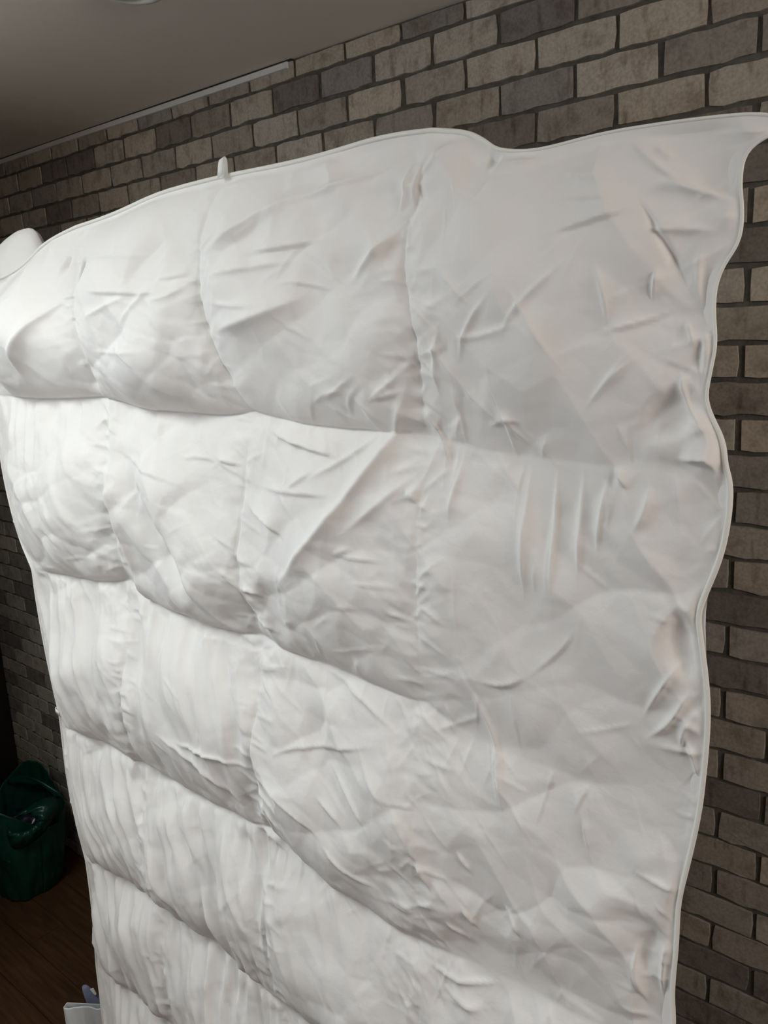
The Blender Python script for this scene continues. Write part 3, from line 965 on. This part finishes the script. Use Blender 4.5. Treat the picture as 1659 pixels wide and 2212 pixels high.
def displacement(S, fine=True):
    X, Z, u, v, c, r = [S[..., i] for i in range(6)]
    ci, ri = c.astype(int), r.astype(int)
    wob = 0.12 * perlin(X * 4 + 3, Z * 4 + 9, 3)
    vv = np.clip(v + wob * v * (1 - v) * 2, 0, 1)
    # the filling has sunk: each box is fullest low down and tucks in sharply at its lower seam
    be = 0.72 + 0.45 * sstep(-0.70, -0.45, X)
    pk_ = 1.05 / (1.05 + be)
    prof = (vv ** 1.05) * (1 - vv) ** be / (pk_ ** 1.05 * (1 - pk_) ** be)
    hor = np.clip(np.sin(math.pi * np.clip(u, 0, 1)), 0, 1) ** 0.55
    q = np.clip(c + u - 0.5, 0, 2.9999)
    q0 = q.astype(int)
    qf = sstep(0, 1, q - q0)
    pf = PUFF[ri, q0] * (1 - qf) + PUFF[ri, q0 + 1] * qf
    SD = np.array([[0.5, 0.42, 0.40, 0.34, 0.5], [0.5, 0.36, 0.34, 0.16, 0.4], [0.5, 0.36, 0.34, 0.12, 0.4], [0.5, 0.36, 0.3, 0.12, 0.4], [0.5, 0.3, 0.3, 0.15, 0.4], [0.5, 0.3, 0.3, 0.2, 0.4]])
    sdep = SD[ri, ci] * (1 - u) + SD[ri, ci + 1] * u          # how deeply each vertical seam is drawn in
    puff = pf * prof * (1 - sdep * (1 - hor))
    puff = puff * np.where(ci == 3, np.clip(np.sin(math.pi / 2 * np.clip((1 - u) / 0.5, 0, 1)), 0, 1) ** 0.8, 1.0)
    puff = puff * np.where(ci == 0, np.clip(np.sin(math.pi / 2 * np.clip(u / 0.5, 0, 1)), 0, 1) ** 0.7, 1.0)
    puff *= 1 + 0.35 * perlin(X * 5.0, Z * 5.0, 5)
    D = puff
    if not fine:
        return D
    # gathers hanging from the horizontal seams, leaning with the pull of the cloth
    lean = 0.27 * (1 - sstep(-1.1, -0.6, X))
    slant = X + lean * (Z - 1.2)
    g1 = perlin(slant * 21 + 0.8 * perlin(X * 5, Z * 5, 7), Z * 2.6, 8)
    g1 = 0.45 - np.sqrt(g1 * g1 + 0.006) * 1.6
    g2 = perlin(slant * 58 + 5, Z * 4, 9)
    dec = np.where((ri >= 3) & (ci <= 1), 0.9, 0.34)
    top = np.exp(-v / dec) * sstep(0.0, 0.06, v)
    bot = np.exp(-(1 - v) / 0.22) * sstep(0.0, 0.05, 1 - v)
    gat = 0.0095 * g1 + 0.0022 * g2
    D = D + gat * (FLUTE[ri, ci] * top + 0.5 * bot * np.where(ri > 0, FLUTE[ri, ci], 0.3))
    # puckers along the vertical seams
    eu = np.minimum(u, 1 - u)
    pk = perlin(X * 22, Z * 50, 12) * 0.0032
    pk = pk * (1 - 0.8 * sstep(-0.75, -0.65, X) * (ri > 0))
    inner = np.where((X < -0.3) & (X > -1.62), 1.0, 0.5)
    D = D + pk * np.exp(-eu / 0.05) * inner * (0.3 + 1.2 * np.clip(perlin(X * 6, Z * 6, 14) + 0.3, 0, 1))
    # broad planar buckles
    for k, (ang, wl, st, amp) in enumerate(((35, .17, 2.2, .0045), (-50, .15, 2.4, .0045), (75, .10, 2.5, .0022))):
        a = math.radians(ang)
        p = X * math.cos(a) + Z * math.sin(a)
        q = -X * math.sin(a) + Z * math.cos(a)
        n = perlin(p / (wl * st) + 0.3 * perlin(X * 4, Z * 4, 20 + k), q / wl, 30 + k)
        D = D - amp * (np.sqrt(n * n + 0.006) * 2.2 - 0.5)
    # crumpled cloth: creases meeting at points, strongest round the vertical seams and in the upper left
    near = np.exp(-eu / 0.16) * np.where((ci == 0) & (u < 0.5), 0.4, 1.0) * np.where((ci == 3) & (u > 0.5), 0.6, 1.0)
    zone = 0.55 + 0.45 * np.clip(perlin(X * 3.1, Z * 3.1, 50) * 1.8 + 0.4, 0, 1)
    wx, wz = X + 0.02 * perlin(X * 9, Z * 9, 51), Z + 0.02 * perlin(X * 9, Z * 9, 52)
    for k, (ang, lx, lz, amp, wt) in enumerate(((-58, .15, .065, .0105, 0), (25, .16, .07, .0095, 0), (70, .085, .038, .0042, 0.5), (-20, .08, .034, .0042, 0.5), (10, .042, .019, .0026, 1), (-50, .05, .02, .0022, 1))):
        a = math.radians(ang)
        p = (wx * math.cos(a) + wz * math.sin(a)) / lx
        q = (-wx * math.sin(a) + wz * math.cos(a)) / lz
        wgt = (1 - 0.6 * sstep(1.62, 1.30, Z) * (1 - sstep(-1.05, -0.72, X))) * ((1 - wt) + wt * np.clip(near * 1.3, 0, 1)) * np.clip(zone + 0.25 * perlin(X * 4 + k, Z * 4, 55 + k), 0.15, 1.2)
        D = D + (1 if k % 2 == 0 else -1) * amp * CRUMPLE * (crumple(p, q, 3 + k) - 0.18) * wgt
    # long leaning pleats down the lower left boxes
    low = sstep(1.62, 1.30, Z) * (1 - sstep(-1.05, -0.72, X))
    n = perlin(slant * 15 + 0.9 * perlin(X * 3, Z * 3, 81), Z * 1.6 + 4, 82)
    n2 = perlin(slant * 33 + 0.9 * perlin(X * 6, Z * 6, 83), Z * 2.6 + 4, 84)
    D = D + low * sstep(0.0, 0.15, v) * sstep(0.0, 0.1, 1 - v) * (0.010 * (0.3 - np.sqrt(n * n + 0.002) * 1.5) + 0.0042 * (0.3 - np.sqrt(n2 * n2 + 0.002) * 1.5))
    D = D + fold_field(X, Z)
    # seam thread pulled tight, flat at the bound edge
    ev = np.minimum(v, 1 - v)
    edge = np.ones_like(X)
    edge = np.where(ci == 0, edge * sstep(0, 0.05, u), edge)
    edge = np.where(ci == 3, edge * sstep(0, 0.035, 1 - u), edge)
    edge = np.where(ri == 0, edge * sstep(0, 0.05, v), edge)
    edge = np.where(ri == 5, edge * sstep(0, 0.10, 1 - v), edge)
    D = np.where(D < 0, -0.008 * (1 - np.exp(np.minimum(D, 0) / 0.008)), D)
    return D * edge


def edge_wave(X, Z):
    """slow swing of the whole hanging sheet out of its plane"""
    return 0.012 * np.sin(3.1 * X + 0.7) * np.sin(2.4 * Z + 0.3) + 0.010 * np.sin(5.2 * Z + 1.0) * sstep(-0.6, -0.25, X)


duvet = empty('duvet', (-0.95, DY, 0.0))
tag(duvet, 'large white box-quilted duvet held up in front of the brick wall', 'duvet')
dpi = Matrix.Translation(-Vector(duvet.location))


def dchild(o):
    o.matrix_parent_inverse = dpi
    return o


S = sheet((90, 100, 130, 210), (130, 120, 120, 100, 70, 40))
D = displacement(S)
F3 = np.stack([S[..., 0], DY - D + edge_wave(S[..., 0], S[..., 1]), S[..., 1]], 2)
dchild(link('front_panel', grid_mesh('front_panel', F3), M_COTTON, duvet, smooth=True))
SB = sheet((24, 24, 26, 40), (26, 24, 24, 20, 16, 12), back=True)
DB = displacement(SB, fine=False) * 0.55
eb = np.minimum(np.where(SB[..., 4] == 0, SB[..., 2], 1), np.where(SB[..., 4] == 3, 1 - SB[..., 2], 1))
evb = np.minimum(np.where(SB[..., 5] == 0, SB[..., 3], 1), np.where(SB[..., 5] == 5, 1 - SB[..., 3], 1))
DB = DB * sstep(0, 0.12, eb) * sstep(0, 0.12, evb) + 0.013 * sstep(0, 0.10, eb) * sstep(0, 0.10, evb)
B3 = np.stack([SB[..., 0], DY + DB + edge_wave(SB[..., 0], SB[..., 1]), SB[..., 1]], 2)
B3 = B3[:, ::-1]
dchild(link('back_panel', grid_mesh('back_panel', B3), M_COTTON, duvet, smooth=True))

# corded piping round the bound edge
bd = np.concatenate([F3[0, ::2], F3[::2, -1], F3[-1, ::-2], F3[::-2, 0]], 0)
dd = np.concatenate([[True], np.linalg.norm(np.diff(bd, axis=0), axis=1) > 1e-4])
bd = bd[dd]
k = np.array([0.25, 0.5, 0.25])
for _ in range(1):
    bd = 0.25 * np.roll(bd, 1, 0) + 0.5 * bd + 0.25 * np.roll(bd, -1, 0)
hide = sstep(px2((1050, 320))[0] - 0.02, px2((1090, 320))[0] + 0.03, bd[:, 0]) * sstep(px2((1575, 960))[1] - 0.02, px2((1560, 900))[1] + 0.03, bd[:, 2])
# along the rolled top corner the cord is drawn thin
dchild(link('piping', tube_mesh('piping', bd, 0.0030 - 0.0014 * hide, 8, closed=True), M_PIPING, duvet, smooth=True))


def tape_loop(name, base, out, length, width_dir, half_w):
    """a small folded tape sewn into the edge"""
    base, out, wd = Vector(base), Vector(out).normalized(), Vector(width_dir).normalized()
    th = out.cross(wd).normalized()
    pts = []
    n = 10
    for i in range(n + 1):
        a = math.pi * i / n
        pts.append((length * (0.75 if i in (0, n) else 1) * (0.0 if i in (0, n) else 0.55 + 0.45 * math.sin(a)), 0.0035 * math.cos(a)))
    bm = bmesh.new()
    rows_ = []
    for t_, o_ in pts:
        c_ = base + out * t_ + th * o_ + wd * (0.08 * t_ / length * half_w)
        taper = 1 - 0.25 * t_ / length
        rows_.append([bm.verts.new(c_ - wd * half_w * taper), bm.verts.new(c_ + wd * half_w * taper)])
    for a, b in zip(rows_[:-1], rows_[1:]):
        bm.faces.new((a[0], a[1], b[1], b[0]))
    me = bm_mesh(name, bm)
    o = link(name, me, M_TAPE, duvet, smooth=True)
    md = o.modifiers.new('thickness', 'SOLIDIFY')
    md.thickness = 0.0012
    return dchild(o)


b = at(481, 382, DY)
tape_loop('tape_loop', b, (0.12, 0, 1), 0.024, (1, 0, 0.25), 0.0068)
b = at(131, 1541, DY)
tape_loop('tape_loop', b, (-1, 0, 0.35), 0.019, (0.25, 0, 1), 0.0055)


# the far top corner of the duvet, puffed up behind the edge
def pillow_lobe(name, outline, Y, depth, mat, n=26):
    pts = np.array([[at(x, y, Y)[0], at(x, y, Y)[2]] for x, y in outline])
    pts = resample(list(pts) + [pts[0]], 49)[:-1]
    cen = pts.mean(0)
    rings_f, rings_b = [], []
    for i in range(n + 1):
        s_ = i / n
        ring = cen + (pts - cen) * s_
        h = depth * math.sqrt(max(0.0, 1 - s_ ** 2.4))
        wr = 0.004 * perlin(ring[:, 0] * 30, ring[:, 1] * 14, 71) * (1 - s_ ** 3)
        rings_f.append(np.stack([ring[:, 0], Y - h - wr, ring[:, 1]], 1))
        rings_b.append(np.stack([ring[:, 0], np.full(len(ring), Y + h * 0.8), ring[:, 1]], 1))
    allr = rings_f + rings_b[::-1]
    P = np.stack(allr, 0)
    P = np.concatenate([P, P[:, :1]], 1)
    o = link(name, grid_mesh(name, P), mat, duvet, smooth=True)
    return dchild(o)


pillow_lobe('folded_corner', [(-30, 620), (-16, 560), (8, 526), (34, 504), (58, 491), (74, 494), (86, 512), (94, 534), (120, 560), (150, 600), (120, 680), (30, 690)], DY + 0.045, 0.035, M_COTTON)

# ------------------------------------------------------------------ green bag of rubbish in the corner
bag = empty('rubbish_bag', (-2.72, 1.12, 0.0))
tag(bag, 'green plastic carrier bag of rubbish standing on the floor by the wall', 'rubbish bag')
NB, NH = 96, 40


def bag_ring(a, h):
    """square-ish footprint bulging at mid height, wrinkled film"""
    sq = (abs(math.cos(a)) ** 3 + abs(math.sin(a)) ** 3) ** (-1 / 3)
    r0 = 0.128 * (0.80 + 0.32 * math.sin(min(1, h * 1.15) * 1.6)) * sq
    wr = 0.010 * float(perlin(np.array(a * 2.4), np.array(h * 2.2), 60)) + 0.006 * float(perlin(np.array(a * 7), np.array(h * 4), 61))
    r0 += wr
    return r0 * math.cos(a) * 1.08, r0 * math.sin(a) * 0.92


P = np.zeros((NH + 1, NB + 1, 3))
for i in range(NH + 1):
    h = i / NH
    for j in range(NB + 1):
        a = 2 * math.pi * (j % NB) / NB
        x, y = bag_ring(a, h)
        # rim dips at the sides and rises to the two handles, front-right and back-left
        hi = 0.262 + 0.12 * (0.5 + 0.5 * math.cos(2 * (a - 2.2))) ** 1.5
        if math.sin(a - 0.6) > 0:
            hi += 0.03
        x += 0.02 * h * h * math.cos(a - 2.0)
        P[i, j] = (x, y, max(0.001, hi * h))
o = link('bag_film', grid_mesh('bag_film', P), M_BAG, bag, smooth=True)
md = o.modifiers.new('thickness', 'SOLIDIFY')
md.thickness = 0.0015
bm = bmesh.new()
ring = [bm.verts.new((P[0, j][0], P[0, j][1], 0.001)) for j in range(NB)]
bm.faces.new(ring)
link('bag_base', bm_mesh('bag_base', bm), M_BAG, bag)


def handle(name, a0, a1, lift, lean, wid):
    """flat looped handle rising from the rim"""
    p0 = Vector(P[NH, int(a0 / (2 * math.pi) * NB) % NB])
    p1 = Vector(P[NH, int(a1 / (2 * math.pi) * NB) % NB])
    n = 22
    G = np.zeros((n + 1, 4, 3))
    out = ((p0 + p1) / 2)
    out.z = 0
    out = out.normalized()
    for i in range(n + 1):
        t_ = i / n
        mid = p0.lerp(p1, t_)
        up = math.sin(math.pi * t_) ** 0.7
        c_ = mid + Vector((0, 0, lift * up)) + out * lean * up
        along = (p1 - p0).normalized()
        nrm = along * (1 if t_ < 0.5 else -1) * (1 - up) + Vector((0, 0, -1)) * up
        for q in range(4):
            s_ = (q / 3) * wid * (1.3 - 0.5 * up)
            rip = 0.004 * math.sin(9 * t_ + q * 1.7)
            G[i, q] = np.array(c_ + nrm * s_ + out * rip) - (0, 0, 0.012)
    o = link(name, grid_mesh(name, G), M_BAG, bag, smooth=True)
    md = o.modifiers.new('thickness', 'SOLIDIFY')
    md.thickness = 0.0015


# the near handle has flopped forward: a loop of film round an oval opening
def px_cam(x, y, depth):
    d = (x - 829.5) / FPX * rgt + (1106.0 - y) / FPX * upv + fwd
    return CAM + d * depth


inner = resample([px_cam_xy for px_cam_xy in [(48 + 31 * math.cos(t_) + 4 * math.sin(t_), 1779 - 19 * math.sin(t_) - 5 * math.cos(t_)) for t_ in np.linspace(0, 2 * math.pi, 33)]], 61)[:-1]
outer = resample([(112, 1772), (134, 1733), (118, 1719), (92, 1722), (66, 1736), (40, 1754), (20, 1770), (10, 1792), (14, 1818), (30, 1840), (64, 1826), (96, 1800), (112, 1772)], 61)[:-1]
G = np.zeros((9, 61, 3))
for j in range(61):
    a_ = inner[j % 60]
    d_ = outer - a_
    ang0 = math.atan2(-(a_[1] - 1779), a_[0] - 48)
    b_ = outer[int(np.argmin([abs(math.atan2(math.sin(math.atan2(-(o_[1] - 1782), o_[0] - 55) - ang0), math.cos(math.atan2(-(o_[1] - 1782), o_[0] - 55) - ang0))) for o_ in outer]))]
    for i in range(9):
        t_ = i / 8
        q_ = a_ * (1 - t_) + b_ * t_
        dep = 2.735 - 0.022 * math.sin(math.pi * t_) + 0.05 * t_ + 0.004 * math.sin(j * 0.9 + i) - 0.0006 * (q_[1] - 1779)
        G[i, j] = px_cam(q_[0], q_[1], dep) - np.array(bag.location)
G[:, 60] = G[:, 0]
o = link('handle', grid_mesh('handle', G), M_BAG, bag, smooth=True)
md = o.modifiers.new('thickness', 'SOLIDIFY')
md.thickness = 0.0015
handle('handle', 1.2, 2.9, 0.055, 0.0, 0.035)
# dark refuse showing in the mouth of the bag
Q = np.zeros((15, NB + 1, 3))
for i in range(15):
    s_ = i / 14
    for j in range(NB + 1):
        a = 2 * math.pi * (j % NB) / NB
        x, y = bag_ring(a, 0.72)
        x, y = x * s_ * 0.95, y * s_ * 0.95
        Q[i, j] = (x, y, 0.205 + 0.045 * (1 - s_ ** 2) + 0.03 * float(perlin(np.array(x * 22), np.array(y * 22), 66)))
link('refuse', grid_mesh('refuse', Q), M_TRASH, bag, smooth=True)

# ------------------------------------------------------------------ white paper carrier by the duvet's lower left edge
PT = 0.20
pb = atz(138, 2176, PT)
ex = np.array([rgt[0], rgt[1], 0.0]); ex /= np.linalg.norm(ex)          # along its front
ey = np.array([-ex[1], ex[0], 0.0])                                      # away from the viewer
paper = empty('paper_bag', (pb[0], pb[1], 0.0))
tag(paper, 'white paper carrier with a punched hand hole beside the duvet hem', 'paper bag')
PWID, PDEP = 0.165, 0.040


def paper_pt(s_, z_, d_):
    return ex * s_ + ey * d_ + np.array([0, 0, z_])


n, mm = 44, 44
v, f = [], []
for i in range(n + 1):
    for j in range(mm + 1):
        s_, t_ = j / mm, i / n
        crease = max(0.0, 1 - abs(s_ - 0.33) / 0.33)
        topz = PT + 0.018 * max(0.0, 1 - abs(s_ - 0.33) / 0.22) - 0.006 * s_
        v.append(paper_pt(s_ * PWID, topz * t_, -0.014 * crease * (0.3 + 0.7 * t_) + 0.002 * math.sin(s_ * 23 + t_ * 4)))
for i in range(n):
    for j in range(mm):
        cs, ct = (j + 0.5) / mm, (i + 0.5) / n
        if ((cs - 0.40) / 0.13) ** 2 + ((ct - 0.55) / 0.085) ** 2 < 1:
            continue
        a = i * (mm + 1) + j
        f.append((a, a + 1, a + mm + 2, a + mm + 1))
o = link('front_panel', pydata('front_panel', v, f), M_CARD, paper, smooth=True)
o.modifiers.new('thickness', 'SOLIDIFY').thickness = 0.0014


def paper_quad(name, a, b, c, d, mat=None):
    o = link(name, pydata(name, [a, b, c, d], [(0, 1, 2, 3)]), mat or M_CARD, paper)
    o.modifiers.new('thickness', 'SOLIDIFY').thickness = 0.0014
    return o


paper_quad('side_panel', paper_pt(0, 0, 0), paper_pt(0, 0, PDEP), paper_pt(0.006, PT + 0.006, 0.008), paper_pt(0, PT, 0))
paper_quad('side_panel', paper_pt(PWID, 0, 0), paper_pt(PWID, 0, PDEP), paper_pt(PWID, PT - 0.01, 0.008), paper_pt(PWID, PT - 0.006, 0))
paper_quad('back_panel', paper_pt(0, 0, PDEP), paper_pt(PWID, 0, PDEP), paper_pt(PWID, PT - 0.01, 0.008), paper_pt(0.006, PT + 0.006, 0.008))
paper_quad('base_panel', paper_pt(0, 0.001, 0), paper_pt(PWID, 0.001, 0), paper_pt(PWID, 0.001, PDEP), paper_pt(0, 0.001, PDEP))

# lilac plastic pouch standing behind the carrier
op = [(177, 2131), (180, 2127), (186, 2126), (193, 2131), (204, 2141), (214, 2152), (226, 2170), (228, 2200), (228, 2300), (192, 2300), (190, 2200), (188, 2166), (184, 2152)]
pl_c = float((pb + ey * 0.062 - CAM) @ ey)


def pouch_at(x, y, dd):
    """point of the upright plane just behind the carrier"""
    d = (x - 829.5) / FPX * rgt + (1106.0 - y) / FPX * upv + fwd
    return CAM + d * ((pl_c + dd) / (d @ ey))


base = pouch_at(205, 2250, 0)
pouch = empty('plastic_pouch', (base[0], base[1], 0.0))
tag(pouch, 'flat lilac plastic pouch standing upright behind the white paper carrier', 'pouch')
ol = resample(op + [op[0]], 81)[:-1]
pts3 = []
for x, y in ol:
    q = pouch_at(x, y, 0)
    pts3.append((q[0], q[1], max(q[2], 0.004)))
pts3 = np.array(pts3)
cen = pts3.mean(0)
nrm_ = -ey
R = []
for k_, (sc_, off) in enumerate(((0.0, 0.006), (0.6, 0.006), (0.9, 0.0045), (1.0, 0.0), (0.9, -0.0045), (0.0, -0.0045))):
    R.append(cen + (pts3 - cen) * sc_ + nrm_ * off)
R = np.stack(R, 0)
R = np.concatenate([R, R[:, :1]], 1) - np.array(pouch.location)
link('pouch_body', grid_mesh('pouch_body', R), M_CARD_IN, pouch, smooth=True)
strip = np.array([pouch_at(x, y, -0.009) for x, y in [(195, 2136), (202, 2134), (209, 2146), (206, 2149), (201, 2144)]]) - np.array(pouch.location)
o = link('painted_glint', pydata('painted_glint', list(strip), [(0, 1, 2, 3, 4)]), M_TAPE, pouch)  # white sliver laid on as the pouch's shiny highlight
o.modifiers.new('thickness', 'SOLIDIFY').thickness = 0.002

# ------------------------------------------------------------------ round fitting on the ceiling
lc = atz(283, -22, 2.49)
lamp = empty('ceiling_spotlight', (lc[0], lc[1], ceil_z(lc[0])))
tag(lamp, 'round white spotlight fitting on the ceiling at the top edge', 'ceiling light')


def lathe(name, prof, mat, parent, n=48):
    v, f = [], []
    for r_, z_ in prof:
        for k_ in range(n):
            an = 2 * math.pi * k_ / n
            v.append((r_ * math.cos(an), r_ * math.sin(an), z_))
    for i in range(len(prof) - 1):
        for k_ in range(n):
            l_ = (k_ + 1) % n
            f.append((i * n + k_, i * n + l_, (i + 1) * n + l_, (i + 1) * n + k_))
    return link(name, pydata(name, v, f), mat, parent, smooth=True)


lathe('bezel', [(0.058, 0.0), (0.0585, -0.004), (0.055, -0.010), (0.046, -0.012), (0.042, -0.010), (0.040, -0.004)], M_LAMP, lamp)
lathe('diffuser', [(0.041, -0.006), (0.030, -0.012), (0.015, -0.015), (0.0005, -0.016)], M_LAMP, lamp)
